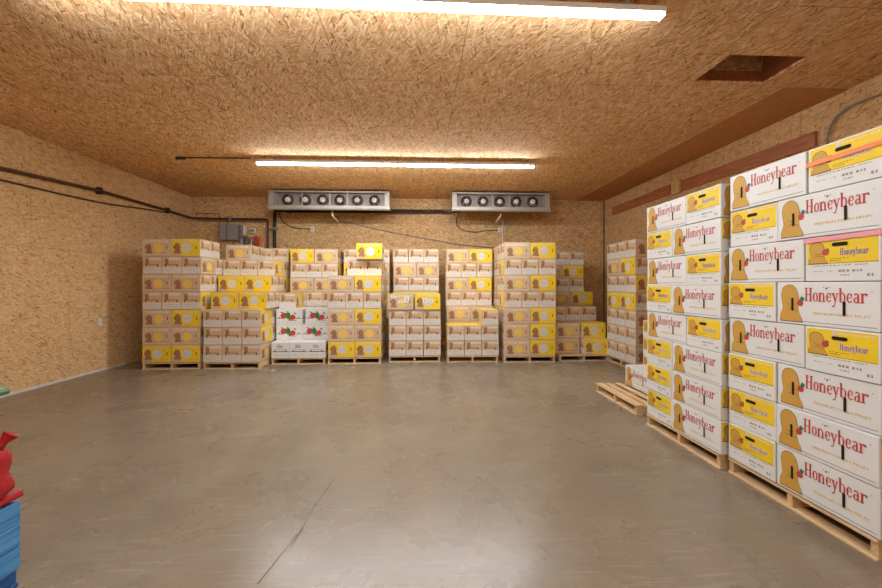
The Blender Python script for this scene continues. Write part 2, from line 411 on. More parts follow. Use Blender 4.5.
def white_mesh():
    g = G(); g.box((-WL/2, -WW/2, 0), (WL/2, WW/2, WH), 'white', .005)
    fr, bk, er, el = four_faces(g, WL, WW, WH)
    slots = []
    for f in (fr, bk):
        emblem(f, .165, .50, .125, .43)
        f.polys(WORD, .32, .56, .905, .87, 'red', 4)
        f.disc(.935, .80, .012, 'greytext', 2, 8)
        f.disc(.54, .86, .022, 'tanline', 3, 8); f.disc(.565, .88, .016, 'greytext', 3, 8); f.disc(.515, .88, .012, 'tanline', 3, 8)
        f.polys(text('PREMIUM FRESH FRUIT'), .41, .255, .925, .315, 'goldtext', 2)
        f.rect(.28, .075, .975, .085, 'tanline', 2); f.rect(.045, .075, .07, .085, 'tanline', 1.5)
        slots += [(f, .185, .47, .014, .085), (f, .705, .43, .014, .085)]
    for f in (er, el):
        f.rect(.03, .38, .97, .965, 'yellow', 1)
        f.rect(.03, .395, .97, .402, 'tanline', 2)
        emblem(f, .19, .64, .135, .235)
        f.polys(text('PREMIUM FRESH FRUIT'), .42, .885, .95, .925, 'whiteprint', 2)
        f.disc(.43, .91, .05, 'circle_w', 3, 12)
        for dx, dy in ((-.006, 0), (.006, 0), (0, .012), (0, -.012)): f.polys(WORD, .50+dx, .565+dy, .86+dx, .70+dy, 'whiteprint', 3)
        f.polys(WORD, .50, .565, .86, .70, 'purple', 4)
        f.dashes(.36, .62, .49, .012, 'tanline', 21); f.dashes(.36, .54, .45, .012, 'tanline', 22)
        f.dashes(.06, .95, .335, .02, 'greytext', 23); f.dashes(.08, .4, .22, .014, 'greytext', 24); f.dashes(.06, .16, .12, .05, 'greytext', 25)
        f.dashes(.48, .62, .2, .05, 'greytext', 26); f.dashes(.66, .86, .2, .05, 'greytext', 27); f.dashes(.5, .62, .12, .03, 'greytext', 28); f.dashes(.84, .92, .1, .06, 'greytext', 29)
        slots += [(f, .50, .80, .085, .020)]
    ms = []
    for f, cx, cy, w, h in slots:                         # raised dark plate per slot; black paints in the hole's inner shade
        gg = G(); outer = f.slot_pts(cx, cy, w+.003, h+.003); inner = f.slot_pts(cx, cy, w, h); n = len(inner)
        for i in range(n):
            j = (i+1) % n
            gg.poly([f.P(*outer[i], 6), f.P(*outer[j], 6), f.P(*inner[j], 6), f.P(*inner[i], 6)], 'tanline')
            gg.poly([f.P(*inner[i], 6), f.P(*inner[j], 6), f.P(*inner[j], 5.2), f.P(*inner[i], 5.2)], 'black')
        gg.poly([f.P(*p, 5.2) for p in inner], 'black')
        ms.append(gg.mesh('hand_hole'))
    return g.mesh('white_carton'), ms

def fruit_mesh():
    g = G(); g.box((-FL/2, -FW/2, 0), (FL/2, FW/2, FH), 'white', .004)
    fr, bk, er, el = four_faces(g, FL, FW, FH)
    for f in (fr, bk):
        f.rect(.03, .37, .25, .405, 'navy', 1.5); f.rect(.74, .37, .97, .405, 'navy', 1.5)
        f.slot(.13, .46, .012, .04, 'navy', 2); f.slot(.86, .46, .012, .04, 'navy', 2)
        for cx, cy, r in ((.28, .56, .19), (.38, .60, .16), (.64, .46, .17), (.54, .40, .13)): f.disc(cx, cy, r, 'red', 2+cx, 16)
        f.disc(.46, .56, .15, 'green', 3.5, 16, .22); f.poly([(.38, .88), (.46, .84), (.52, .62), (.46, .6), (.44, .78)], 'green', 3.8)
        f.poly([(.13, .8), (.22, .82), (.3, .74), (.22, .74)], 'leaf', 3)
        f.poly([(.66, .74), (.72, .78), (.78, .66), (.75, .65)], 'navy', 3)
        f.rect(.44, .24, .8, .28, 'greytext', 2); f.dashes(.46, .78, .25, .02, 'navy', 31, 3)
        f.dashes(.06, .94, .1, .02, 'greytext', 32)
    for f in (er, el):
        f.polys(text('30s'), .30, .64, .62, .84, 'black', 2)
        f.rect(.04, .38, .96, .425, 'navy', 1.5); f.slot(.2, .48, .014, .05, 'navy', 2); f.slot(.8, .48, .014, .05, 'navy', 2)
        f.dashes(.3, .7, .52, .03, 'greytext', 33); f.dashes(.08, .92, .16, .04, 'greytext', 34)
    # little marks on the lid
    for k in range(3):
        x = -.17+k*.17; g.poly([(x, -.10, FH+.0008), (x+.05, -.02, FH+.0008), (x+.04, .0, FH+.0008), (x-.01, -.08, FH+.0008)], 'greytext')
    g.tube([(-.16, -FW/2+.03, FH), (.16, -FW/2+.03, FH)], .0015, 'greytext', 4)
    return g.mesh('red_fruit_carton')

KM = {'C': kraft_mesh('kraft'), 'Y': kraft_mesh('yellow')}
WMESH, WSLOTS = white_mesh()
FMESH = fruit_mesh()

ORD = ['bottom', 'second', 'third', 'fourth', 'fifth', 'sixth', 'seventh', 'top']
GK = 'kraft and yellow fruit cartons stacked along the back of the room'
GWh = 'white fruit cartons stacked on the right'
GF = 'white cartons with red fruit print'
count = {}; REG = {}
def place(frame, mesh, name, x, y, z, rot, jit=.003):
    """frame = (ox, oy, angle); x, y = centre in stack coordinates"""
    ox, oy, a = frame; c, s = math.cos(a), math.sin(a)
    x += R.uniform(-jit, jit); y += R.uniform(-jit*.5, jit)
    return obj(name, mesh, loc=(ox+x*c-y*s, oy+x*s+y*c, z), rot=a+rot+R.uniform(-.003, .003))

PITCH = [.316]
def kbox(frame, kind, lw, x, y, z, label, grp=GK):
    """lw 'L' long side to the front, 'N' narrow end to the front; x, y = front-left corner"""
    w, d = (BL, BW) if lw == 'L' else (BW, BL)
    rot = 0 if lw == 'L' else PI/2
    o = place(frame, KM[kind], 'fruit_carton', x+w/2, y+d/2, z, rot)
    count[label] = count.get(label, 0)+1; REG[label] = o
    o.scale.z = (PITCH[0]-.003)/BH
    return tag(o, label, 'box', grp)

COLS2 = ['left', 'right']; COLS3 = ['left', 'middle', 'right']
LAY = ['bottom', 'second', 'third', 'fourth', 'fifth', 'sixth', 'top']
ROWN = ['front', 'second', 'third']
def stack(frame, layers, where, sides='', rows=3, pitch=.319, z0=.125, dy=0, names=None, start=0, ncols=None):
    """layers bottom to top: strings such as 'CY' (two long sides) or 'nny' (three ends); '-' leaves a place empty"""
    PITCH[0] = pitch
    for li, code in enumerate(layers):
        if not code: continue
        z = z0+(li+start)*pitch
        off = 0
        if isinstance(code, tuple): code, off = code
        isL = len(code) == 2
        seq = (['L', 'L', 'N'] if isL else ['N', 'L', 'L'])[:rows]
        y = off
        jx = R.uniform(-.006, .006)
        for ri, t in enumerate(seq):
            n = 2 if t == 'L' else 3
            w = .515 if t == 'L' else .3433
            for ci in range(n):
                if ri == 0:
                    ch = code[ci]
                    if ch == '-': continue
                    kind = {'C': 'C', 'Y': 'Y', 'n': 'C', 'y': 'Y'}[ch]
                else:
                    if not ((ci == 0 and 'L' in sides) or (ci == n-1 and 'R' in sides)): continue
                    kind = R.choice('CCY')
                cn = (COLS2 if n == 2 else COLS3)[ci]
                col = {'C': 'brown', 'Y': 'yellow'}[kind]
                lname = LAY[li+start]
                if t == 'L' : desc = f'{col} fruit box'
                else: desc = f'{"kraft box end" if kind=="C" else "yellow-topped box end"}'
                lab = f'{desc}, {lname} layer, {cn} of {ROWN[ri]} row, {where}'
                kbox(frame, kind, t, ci*w+(w-(BL if t == 'L' else BW))/2+jx, y, z, lab)
            y += .344 if t == 'L' else .514
    PITCH[0] = .316

def pallet(frame, label, w=1.016, d=1.19, h=.118):
    ox, oy, a = frame
    t = thing('pallet', (ox, oy, 0), a); tag(t, label, 'pallet', 'wooden pallets')
    for k in range(3):
        x = [0, w/2-.02, w-.04][k]
        g = G(); g.box((x, .012, .016), (x+.04, d-.012, h-.017), 'pine_y', .002); obj('stringer', g, t)
    for k in range(7):
        bw = .11 if k in (0, 6) else .08; y = k*(d-.12)/6 if k < 6 else d-.12
        g = G(); g.box((0, y, h-.016), (w, y+bw, h), 'pine_x', .002); obj('deck_board', g, t)
    for y in (0, d/2-.05, d-.1):
        g = G(); g.box((0, y, 0), (w, y+.1, .015), 'pine_x', .002); obj('bottom_board', g, t)
    return t
SLABEL = G(); SLABEL.poly([(-.045, 0, -.05), (.045, 0, -.05), (.045, 0, .05), (-.045, 0, .05)], 'whiteprint')
for k in range(3): SLABEL.poly([(-.02, -.0008, -.03+k*.025), (.02, -.0008, -.03+k*.025), (.02, -.0008, -.018+k*.025), (-.02, -.0008, -.018+k*.025)], 'greytext')
SLM = SLABEL.mesh('paper_label')
def paper(o, x, z, tilt=0, sx=1, sz=1, end=False):
    s = obj('paper_label', SLM, o)
    s['label'] = 'white paper shipping label'
    if end: s.location = (-BL/2-.006, -x, z); s.rotation_euler = (0, tilt, -PI/2)
    else: s.location = (x, -BW/2-.006, z); s.rotation_euler = (0, tilt, 0)
    s.scale = (sx, 1, sz)

# ------------------------------------------------------------------ room
XL, XR, YB, YF, H = -5.69, 4.78, 9.68, -2.6, 3.72
g = G(); g.poly([(XL-.1, YF, 0), (XR+.1, YF, 0), (XR+.1, YB+.1, 0), (XL-.1, YB+.1, 0)], 'floor'); 
g.poly([(XL-.1, YF, -.1), (XL-.1, YB+.1, -.1), (XR+.1, YB+.1, -.1), (XR+.1, YF, -.1)], 'floor'); struct('floor', g)
def slab(name, lo, hi, mat): g = G(); g.box(lo, hi, mat); return struct(name, g)
slab('wall_left', (XL-.1, YF, 0), (XL, YB+.1, H+.02), 'osb_left')
slab('wall_right', (XR, YF, 0), (XR+.1, YB+.1, H+.02), 'osb_left')
slab('wall_front', (XL, YF-.1, 0), (XR, YF, H+.02), 'osb_back')
slab('wall_back', (XL, YB, 0), (XR, YB+.1, H+.02), 'osb_back')
# ceiling with the hatch opening
hx0, hx1, hy0, hy1 = 2.945, 3.725, 3.495, 3.975
g = G()
for (x0, x1, y0, y1) in ((XL-.1, hx0, YF, YB+.1), (hx1, XR+.1, YF, YB+.1), (hx0, hx1, YF, hy0), (hx0, hx1, hy1, YB+.1)):
    g.box((x0, y0, H), (x1, y1, H+.02), 'osb_ceil')
struct('ceiling', g)
g = G(); g.box((4.01, 4.045, H-.012), (XR, YB, H-.0005), 'osb_patch'); struct('trim_1', g)  # thin sheet whose darker colour imitates shade along the right ceiling edge
hatch = G()
hatch.box((hx0-.03, hy0-.03, H+.021), (hx0, hy1+.03, H+.45), 'redwood'); hatch.box((hx1, hy0-.03, H+.021), (hx1+.03, hy1+.03, H+.45), 'redwood')
hatch.box((hx0, hy0-.03, H+.021), (hx1, hy0, H+.45), 'redwood'); hatch.box((hx0, hy1, H+.021), (hx1, hy1+.03, H+.13), 'redwood'); hatch.box((hx0, hy1+.005, H+.13), (hx1, hy1+.03, H+.45), 'osb_back')
hatch.box((hx0, hy0, H+.45), (hx1, hy1, H+.47), 'osb_patch')
struct('trim_2', hatch)
# pale bottom edge of the left wall's sheets
g = G(); g.box((XL, YF, .0), (XL+.012, 7.6, .035), 'label'); struct('baseboard_left', g)

g = G(); g.box((XR-.02, YB-.02, 0), (XR-.001, YB-.001, H-.02), 'pipe_brown'); struct('trim_4', g)
# floor crack
t = G(); pts = [(-.83, 1.98), (-.80, 2.13), (-.765, 2.3), (-.74, 2.42), (-.735, 2.6), (-.70, 2.85), (-.68, 3.05)]
for p, q in zip(pts, pts[1:]): t.poly([(p[0]-.003, p[1], .0008), (p[0]+.003, p[1], .0008), (q[0]+.002, q[1], .0008), (q[0]-.002, q[1], .0008)], 'pipe_dark')
t.poly([(-.738, 2.42, .0008), (-.732, 2.42, .0008), (-.752, 2.25, .0008), (-.756, 2.25, .0008)], 'pipe_dark')
o = struct('trim_3', t)

# ------------------------------------------------------------------ lamps
def strip(y, label, x0=-2.80, x1=2.02, rot=0, tube='tube'):
    t = thing("strip_light", ((x0+x1)/2, y, H-.002), rot); tag(t, label, 'light', 'ceiling strip lights')
    L = (x1-x0)/2
    for s in (-1, 1):                                    # two 2.4 m bodies end to end
        a, b = (-L, -.004) if s < 0 else (.004, L)
        g = G(); g.box((a, -.046, -.045), (b, .046, 0), 'lamp_body', .004); o = obj('housing', g, t); o.location.z = -.045
        for x in (a+.3, b-.3): g = G(); g.box((x-.02, -.03, -.046), (x+.02, .03, 0), 'galv', .002); obj('mounting_bracket', g, t)
        g = G()
        prof = [(-.035, -.046), (-.032, -.060), (-.022, -.070), (0, -.074), (.022, -.070), (.032, -.060), (.035, -.046)]
        for (p, q) in zip(prof, prof[1:]): g.poly([(a+.02, p[0], p[1]), (b-.02, p[0], p[1]), (b-.02, q[0], q[1]), (a+.02, q[0], q[1])], tube)
        g.poly([(a+.02, p[0], p[1]) for p in prof], tube); g.poly([(b-.02, p[0], p[1]) for p in reversed(prof)], tube)
        obj('diffuser', g, t).location.z = -.045
    for x in (-L, L-.012):
        g = G(); g.box((x, -.04, -.072), (x+.012, .04, -.046), 'lamp_body', .002); obj('end_cap', g, t).location.z = -.045
    return t
strip(6.64, 'long lit strip light on the ceiling nearest the back wall coolers', tube='tube_boost')
strip(2.85, 'long lit strip light on the ceiling along the top edge of the view', -2.97, 1.89, .0125)
strip(-1.5, 'added fill strip light on the ceiling behind the viewpoint')  # unseen lamp put in to fill the near ceiling and cartons
# cable along the ceiling to the lamp
g = G(); g.tube([(-4.05, 6.68, H-.012), (-3.6, 6.67, H-.011), (-2.9, 6.66, H-.012)], .011, 'pipe_brown', 8)
t = thing('ceiling_conduit', (0, 0, 0)); tag(t, 'thin dark conduit along the ceiling left of the far strip light', 'conduit'); obj('cable', g, t)
g = G(); g.tube([(-4.17, 6.68, H-.02), (-4.02, 6.68, H-.02)], .024, 'pipe_dark', 10); obj('junction', g, t)
for x in (-3.75, -3.35): g = G(); g.box((x, 6.645, H-.025), (x+.03, 6.695, H), 'conduit', .003); obj('clip', g, t)

# ------------------------------------------------------------------ evaporator coolers
def cooler(x0, x1, nf, fx0, fx1, label):
    t = thing('evaporator_cooler', ((x0+x1)/2, 9.1, 3.22)); tag(t, label, 'cooler', 'ceiling coolers on the back wall')
    a = (x0-x1)/2; b = -a; yf, yk = -.35, .12; zt = .455
    g = G(); g.box((a, yf, zt-.02), (b, yk, zt), 'galv', .003); g.box((a, yf, zt-.035), (b, yf+.012, zt-.02), 'galv'); obj('top_cover', g, t)
    for x in (a, b-.11):
        g = G(); g.box((x, yf, .122), (x+.11, yk, zt-.021), 'galv', .004); g.tube([(x+.03, yf-.006, zt-.06), (x+.03, yf, zt-.06)], .008, 'fan_dark', 8); obj('end_panel', g, t)
    # drain tray: sloped trough under the coil
    g = G(); prof = [(yf-.025, .05), (yf-.025, .115), (yf-.005, .115), (yf-.005, .075), (yk, .12), (yk, .105), (yf+.02, .02), (yf-.01, .02)]
    n = len(prof)
    for i in range(n):
        p, q = prof[i], prof[(i+1) % n]; g.poly([(a-.01, p[0], p[1]), (b+.01, p[0], p[1]), (b+.01, q[0], q[1]), (a-.01, q[0], q[1])], 'galv')
    g.poly([(a-.01, p[0], p[1]) for p in prof], 'galv'); g.poly([(b+.01, p[0], p[1]) for p in reversed(prof)], 'galv')
    obj('drain_tray', g, t)
    # coil pack behind the fans and fan deck with round holes
    g = G(); g.box((a+.111, -.02, .125), (b-.111, .11, zt-.03), 'galvdark')
    k = a+.13
    while k < b-.12: g.box((k, -.03, .13), (k+.004, -.021, zt-.035), 'galv'); k += .03
    obj('coil', g, t)
    cx = (x0+x1)/2; zc = .275; r = .132; yd = yf+.16
    xs = [fx0+(fx1-fx0)*i/(nf-1)-cx for i in range(nf)]
    g = G(); edges = [a+.111]+[(xs[i]+xs[i+1])/2 for i in range(nf-1)]+[b-.111]
    for i, x in enumerate(xs):
        e0, e1, z0, z1 = edges[i], edges[i+1], .11, zt-.022; N = 32
        def rim(k):
            an = 2*PI*k/N+PI/4; c, s = math.cos(an), math.sin(an)
            m = max(abs(c), abs(s)); c2, s2 = c/m, s/m
            px = x+(c2*(e1-x) if c2 > 0 else c2*(x-e0)); pz = zc+(s2*(z1-zc) if s2 > 0 else s2*(zc-z0))
            return (px, yd, pz), (x+c*r, yd, zc+s*r)
        for k in range(N):
            o0, i0 = rim(k); o1, i1 = rim(k+1); g.poly([o0, o1, i1, i0], 'galvmid')
    obj('fan_deck', g, t)
    for i, x in enumerate(xs):
        f = thing('fan', (x, yd, zc)); f.parent = t
        g = G(); N = 28                                    # collar
        for k in range(N):
            a0, a1 = 2*PI*k/N, 2*PI*(k+1)/N
            P = lambda an, rr, y: (rr*math.cos(an), y, rr*math.sin(an))
            for (r0, y0, r1, y1) in ((r, -.02, r, .05), (r, -.02, r-.016, -.02), (r-.016, -.02, r-.016, .05)):
                g.poly([P(a0, r0, y0), P(a1, r0, y0), P(a1, r1, y1), P(a0, r1, y1)], 'fan_dark')
        obj('fan_ring', g, f)
        g = G()                                            # blades
        for k in range(5):
            an = 2*PI*k/5+i*.4
            def Q(rr, da, y): return (rr*math.cos(an+da), y, rr*math.sin(an+da))
            for (m0, m1) in ((.035, .07), (.07, .112)):
                g.poly([Q(m0, -.4, .03), Q(m1, -.45, .035), Q(m1, .35, .005), Q(m0, .3, .005)], 'fan_grey')
        obj('blades', g, f)
        g = G(); g.tube([(0, .03, 0), (0, -.03, 0), (0, -.05, 0), (0, -.06, 0)], [.062, .062, .052, .02], 'hub', 16); g.tube([(0, -.064, 0), (0, -.06, 0)], .010, 'fan_dark', 8); obj('motor_hub', g, f, smooth=True)
        g = G()
        for rr in (.06, .085, .11):
            g.tube([(rr*math.cos(2*PI*k/20), -.022, rr*math.sin(2*PI*k/20)) for k in range(21)], .0016, 'fan_dark', 5, False)
        for k in range(6): c, s = math.cos(PI*k/3), math.sin(PI*k/3); g.tube([(.04*c, -.024, .04*s), (.128*c, -.022, .128*s)], .002, 'fan_dark', 5)
        obj('fan_guard', g, f)
    nd = 3 if nf == 6 else 2
    for k in range(nd):
        i = [1, 3, 4][k] if nf == 6 else [2, 3][k]
        x = (xs[i-1]+xs[i])/2 if not (nf == 6 and k == 0) else xs[1]-.03
        g = G(); g.box((x-.012, yf, .11), (x+.012, yf+.02, zt-.036), 'galv', .002); obj('upright', g, t)
    for x in (a+.2, b-.2):
        g = G(); g.tube([(x, .1, zt), (x, .1, H-3.22)], .01, 'galvdark', 8); obj('hanger_rod', g, t)
cooler(-3.43, -.70, 6, -3.045, -1.06, 'long grey ceiling cooler with six fans, left one on the back wall')
cooler(.745, 3.03, 5, 1.09, 2.665, 'shorter grey ceiling cooler with five fans, right one on the back wall')

# ------------------------------------------------------------------ pipes and cables
def run(name, pts, r, mat, label, cat, smooth=True, sub=4, seg=10):
    P = [Vector(p) for p in pts]; out = []
    for i in range(len(P)-1):
        p0, p1, p2, p3 = P[max(i-1, 0)], P[i], P[i+1], P[min(i+2, len(P)-1)]
        for k in range(sub):
            t = k/sub
            out.append(.5*(2*p1+(p2-p0)*t+(2*p0-5*p1+4*p2-p3)*t*t+(3*p1-p0-3*p2+p3)*t**3) if sub > 1 else p1)
    out.append(P[-1]); g = G(); g.tube(out, r, mat, seg); o = obj(name, g, smooth=True)
    return tag(o, label, cat)
lw = XL+.045
t = thing('pipe_run', (0, 0, 0)); tag(t, 'brown metal pipe along the upper left wall and round the corner', 'pipe')
g = G(); g.tube([(lw, -1, 3.02), (lw, 2.4, 3.03), (lw, 5.39, 3.105), (lw, 6.94, 3.19), (lw, 8.7, 3.2), (lw, 9.52, 3.19), (lw+.03, 9.6, 3.185), (lw+.12, 9.63, 3.18), (-3.86, 9.63, 3.165), (-3.80, 9.63, 3.15), (-3.785, 9.63, 3.09), (-3.785, 9.63, 1.9)], .028, 'pipe_brown', 12); obj('pipe', g, t, smooth=True)
for y, z in ((6.94, 3.19), (8.74, 3.2)):
    g = G(); g.box((XL, y-.03, z-.06), (XL+.085, y+.03, z+.06), 'pipe_dark', .006); obj('clamp', g, t)
for x in (-4.72,):
    g = G(); g.box((x, 9.57, 3.11), (x+.06, 9.68, 3.23), 'conduit', .006); obj('clamp', g, t)
run('thin_pipe', [(XL+.02, 0, 2.9), (XL+.02, 3, 2.93), (XL+.02, 5.39, 2.954), (XL+.02, 6.94, 2.993), (XL+.02, 8.0, 3.09), (XL+.02, 8.66, 3.14)], .014, 'pipe_brown', 'thin brown line below the big pipe on the left wall', 'pipe')
run('grey_conduit', [(-5.5, 9.65, 3.12), (-4.6, 9.65, 3.115), (-3.9, 9.65, 3.105), (-3.85, 9.65, 3.08), (-3.835, 9.65, 3.0), (-3.835, 9.65, 2.0)], .014, 'conduit', 'pale conduit just under the brown pipe on the back wall', 'conduit')
run('bent_wire', [(-5.55, 9.672, 3.16), (-5.55, 9.672, 3.28), (-5.53, 9.66, 3.30), (-5.02, 9.66, 3.30), (-4.98, 9.66, 3.28), (-4.98, 9.66, 3.03)], .008, 'pipe_brown', 'thin brown wire arch above the grey electrical panel', 'wire', seg=6)
t = thing('insulated_pipe', (0, 0, 0)); tag(t, 'thick black insulated pipe running under both coolers and down the wall', 'pipe')
g = G(); g.tube([(-3.61, 9.6, 1.2), (-3.61, 9.6, 3.30), (-3.60, 9.6, 3.36), (-3.55, 9.6, 3.385), (-3.4, 9.6, 3.385), (.62, 9.6, 3.40), (1.0, 9.6, 3.41)], .04, 'pipe_dark', 12); obj('pipe', g, t, smooth=True)
g = G(); g.tube([(-3.3, 9.52, 3.33), (-1.0, 9.52, 3.34), (.7, 9.54, 3.37)], .02, 'pipe_dark', 8); obj('return_line', g, t, smooth=True)
g = G(); g.box((.60, 9.54, 3.34), (.78, 9.64, 3.44), 'galvdark', .008); obj('valve', g, t)
for x in (-2.75, -1.4, .2): g = G(); g.box((x, 9.55, 3.33), (x+.03, 9.68, 3.45), 'galvdark', .004); obj('clamp', g, t)
g = G(); g.box((-3.66, 9.55, 2.90), (-3.56, 9.68, 2.96), 'conduit', .006); obj('clamp', g, t)
g = G(); g.tube([(-3.8, 9.6, 2.92), (-3.66, 9.6, 2.92)], .012, 'galvdark', 6); obj('strut', g, t)

t = thing('electrical_panel', (-4.70, 9.68, 2.63)); tag(t, 'grey electrical panel on the back wall above the left stacks', 'electrical panel')
g = G(); g.box((-.22, -.15, 0), (.22, 0, .40), 'panelgrey', .008); obj('enclosure', g, t)
g = G(); g.box((-.205, -.162, .015), (.205, -.151, .385), 'panelgrey', .004); obj('door', g, t)
g = G(); g.tube([(-.03, -.168, .40), (-.02, -.17, .33), (-.045, -.17, .25), (-.02, -.17, .15), (-.04, -.168, .02)], .006, 'pipe_dark', 6); g.tube([(-.03, -.168, .40), (-.03, -.12, .50)], .006, 'pipe_dark', 6); obj('cable', g, t)
t = thing('switch_box', (-4.38, 9.68, 2.72)); tag(t, 'narrow grey switch box beside the electrical panel', 'switch box')
g = G(); g.box((-.09, -.11, 0), (-.01, 0, .3), 'conduit', .006); obj('enclosure', g, t)
g = G(); g.box((.0, -.09, .04), (.05, 0, .28), 'whiteplastic', .006); obj('cover', g, t)
g = G(); g.tube([(-.05, -.115, .1), (-.05, -.135, .15)], .008, 'pipe_dark', 6); obj('handle', g, t)
t = thing('outlet_box', (-4.165, 9.68, 2.82)); tag(t, 'small white box with lid on the wall right of the panel', 'junction box')
g = G(); g.box((-.07, -.06, 0), (.07, 0, .13), 'whiteplastic', .008); obj('body', g, t)
g = G(); g.box((-.05, -.068, .03), (.05, -.061, .10), 'panelgrey', .002); g.box((-.04, -.073, .05), (.04, -.069, .058), 'pipe_dark'); obj('cover', g, t)
for x, r, mat, ztop, lab in ((-4.42, .045, 'panelgrey', 2.69, 'leftmost short grey canister on the wall rail below the junction box'), (-4.30, .045, 'galvdark', 2.73, 'middle short grey canister on the wall rail below the junction box'), (-4.18, .035, 'conduit', 2.70, 'rightmost short grey canister, next to the red one'),
                       (-4.065, .03, 'redplastic', 2.75, 'short red canister on the back wall rail'), (-3.965, .035, 'orange', 2.74, 'short orange canister on the back wall rail')):
    t = thing('canister', (x, 9.60, 2.47)); tag(t, lab, 'canister', 'canisters on the wall rail')
    g = G(); g.tube([(0, 0, 0), (0, 0, ztop-2.47-.03), (0, 0, ztop-2.47-.012), (0, 0, ztop-2.47)], [r, r, r*.8, r*.4], mat, 14); obj('body', g, t, smooth=True)
    g = G(); g.tube([(0, 0, ztop-2.47), (0, 0, ztop-2.455)], r*.35, 'fan_dark', 8); obj('cap', g, t)
g = G(); g.box((-4.5, 9.53, 2.44), (-3.9, 9.68, 2.468), 'pine_x', .003); tag(obj('wall_shelf', g), 'narrow wooden rail shelf under the canisters on the back wall', 'shelf')

run('cooler_cable', [(-3.3, 9.1, 3.38), (-3.45, 9.5, 3.32), (-3.48, 9.66, 3.2), (-3.4, 9.66, 3.10), (-3.26, 9.66, 3.0), (-3.1, 9.66, 2.955), (-2.9, 9.66, 2.94), (-2.75, 9.66, 2.935)], .012, 'pipe_dark', 'dark cable drooping from left cooler to a small outlet', 'cable')
run('cooler_cable', [(.95, 9.3, 3.27), (.93, 9.62, 3.2), (.95, 9.66, 3.06), (1.06, 9.66, 2.95), (1.28, 9.66, 2.89), (1.5, 9.66, 2.89), (1.7, 9.66, 2.93), (2.0, 9.66, 2.935)], .014, 'galvdark', 'grey cable drooping from right cooler to a small outlet', 'cable')
for x, lab in ((-2.70, 'small white outlet on the wall below the left cooler'), (2.04, 'small white outlet on the wall below the right cooler')):
    t = thing('wall_outlet', (x, 9.68, 2.90)); tag(t, lab, 'outlet', 'outlets on the back wall')
    g = G(); g.box((-.045, -.05, -.03), (.045, 0, .09), 'whiteplastic', .006); obj('body', g, t)
    g = G(); g.box((-.018, -.056, .01), (.018, -.051, .05), 'panelgrey', .002); obj('socket', g, t)
def drain(x, pts, label):
    g = G(); g.tube(pts, .022, 'whiteplastic', 10); return tag(obj('drain_pipe', g, smooth=True), label, 'pipe', 'cooler drain pipes')
drain(-2.23, [(-2.05, 9.0, 3.25), (-2.05, 9.0, 3.16), (-2.03, 9.1, 3.12), (-2.04, 9.55, 3.12), (-2.06, 9.62, 3.10)], 'white drain pipe under the left cooler')
drain(2.0, [(1.92, 9.0, 3.25), (1.92, 9.0, 3.18), (1.90, 9.2, 3.13), (1.92, 9.55, 3.12), (1.95, 9.62, 3.08)], 'white drain pipe under the right cooler')
run('grey_hose', [(-2.05, 9.63, 3.13), (-1.65, 9.655, 3.072), (-.9, 9.66, 2.90), (-.167, 9.66, 2.765), (.4, 9.66, 2.67), (.985, 9.66, 2.57), (1.858, 9.66, 2.487), (2.4, 9.66, 2.47)], .012, 'conduit', 'thin grey hose sagging across the back wall behind the stacks', 'hose')
run('white_conduit', [(2.115, 9.655, 3.19), (2.115, 9.655, 2.4), (2.115, 9.655, 1.9)], .015, 'whiteplastic', 'white vertical conduit below the right cooler', 'conduit')
t = thing('light_switch', (XL, 7.0, .82)); tag(t, 'small white switch plate low on the left wall', 'switch')
g = G(); g.box((0, -.04, 0), (.012, .04, .12), 'whiteplastic', .003); obj('plate', g, t)
g = G(); g.box((.0125, -.01, .04), (.02, .01, .08), 'label', .002); obj('rocker', g, t)

# right wall boards and cable
def board(name, y0, y1, za, zb, label):
    g = G(); n = 6; hgt = .185
    x0, x1 = XR-.04, XR-.0005
    c = []
    for y, z in ((y0, za), (y1, zb)):
        c += [(x0, y, z), (x1, y, z), (x1, y, z+hgt), (x0, y, z+hgt)]
    i = len(g.v); g.v += c
    for f in ((0, 1, 2, 3), (7, 6, 5, 4), (0, 3, 7, 4), (1, 5, 6, 2), (3, 2, 6, 7), (0, 4, 5, 1)): g.f.append(f); g.mi.append(g.m('redwood'))
    return tag(obj(name, g), label, 'board', 'reddish boards on the right wall')
board('wall_board', 4.377, 6.72, 3.195, 3.24, 'nearer reddish board on the right wall above the white cartons')
board('wall_board', 7.02, 9.2, 3.26, 3.26, 'farther reddish board high on the right wall near the corner')
g = G(); g.box((XR-.05, 6.75, 3.22), (XR-.0005, 6.98, 3.5), 'osb_left', .003); tag(obj('wall_block', g), 'short upright block between the two reddish wall boards', 'block')
run('wall_cable', [(4.75, 4.25, 2.6), (4.75, 4.25, 3.162), (4.75, 4.223, 3.313), (4.75, 4.173, 3.418), (4.75, 4.088, 3.48), (4.75, 3.968, 3.508), (4.75, 3.842, 3.506), (4.75, 3.723, 3.497), (4.75, 3.3, 3.47), (4.75, 2.5, 3.44)], .012, 'conduit', 'grey flexible conduit curving over the near white stack', 'conduit')

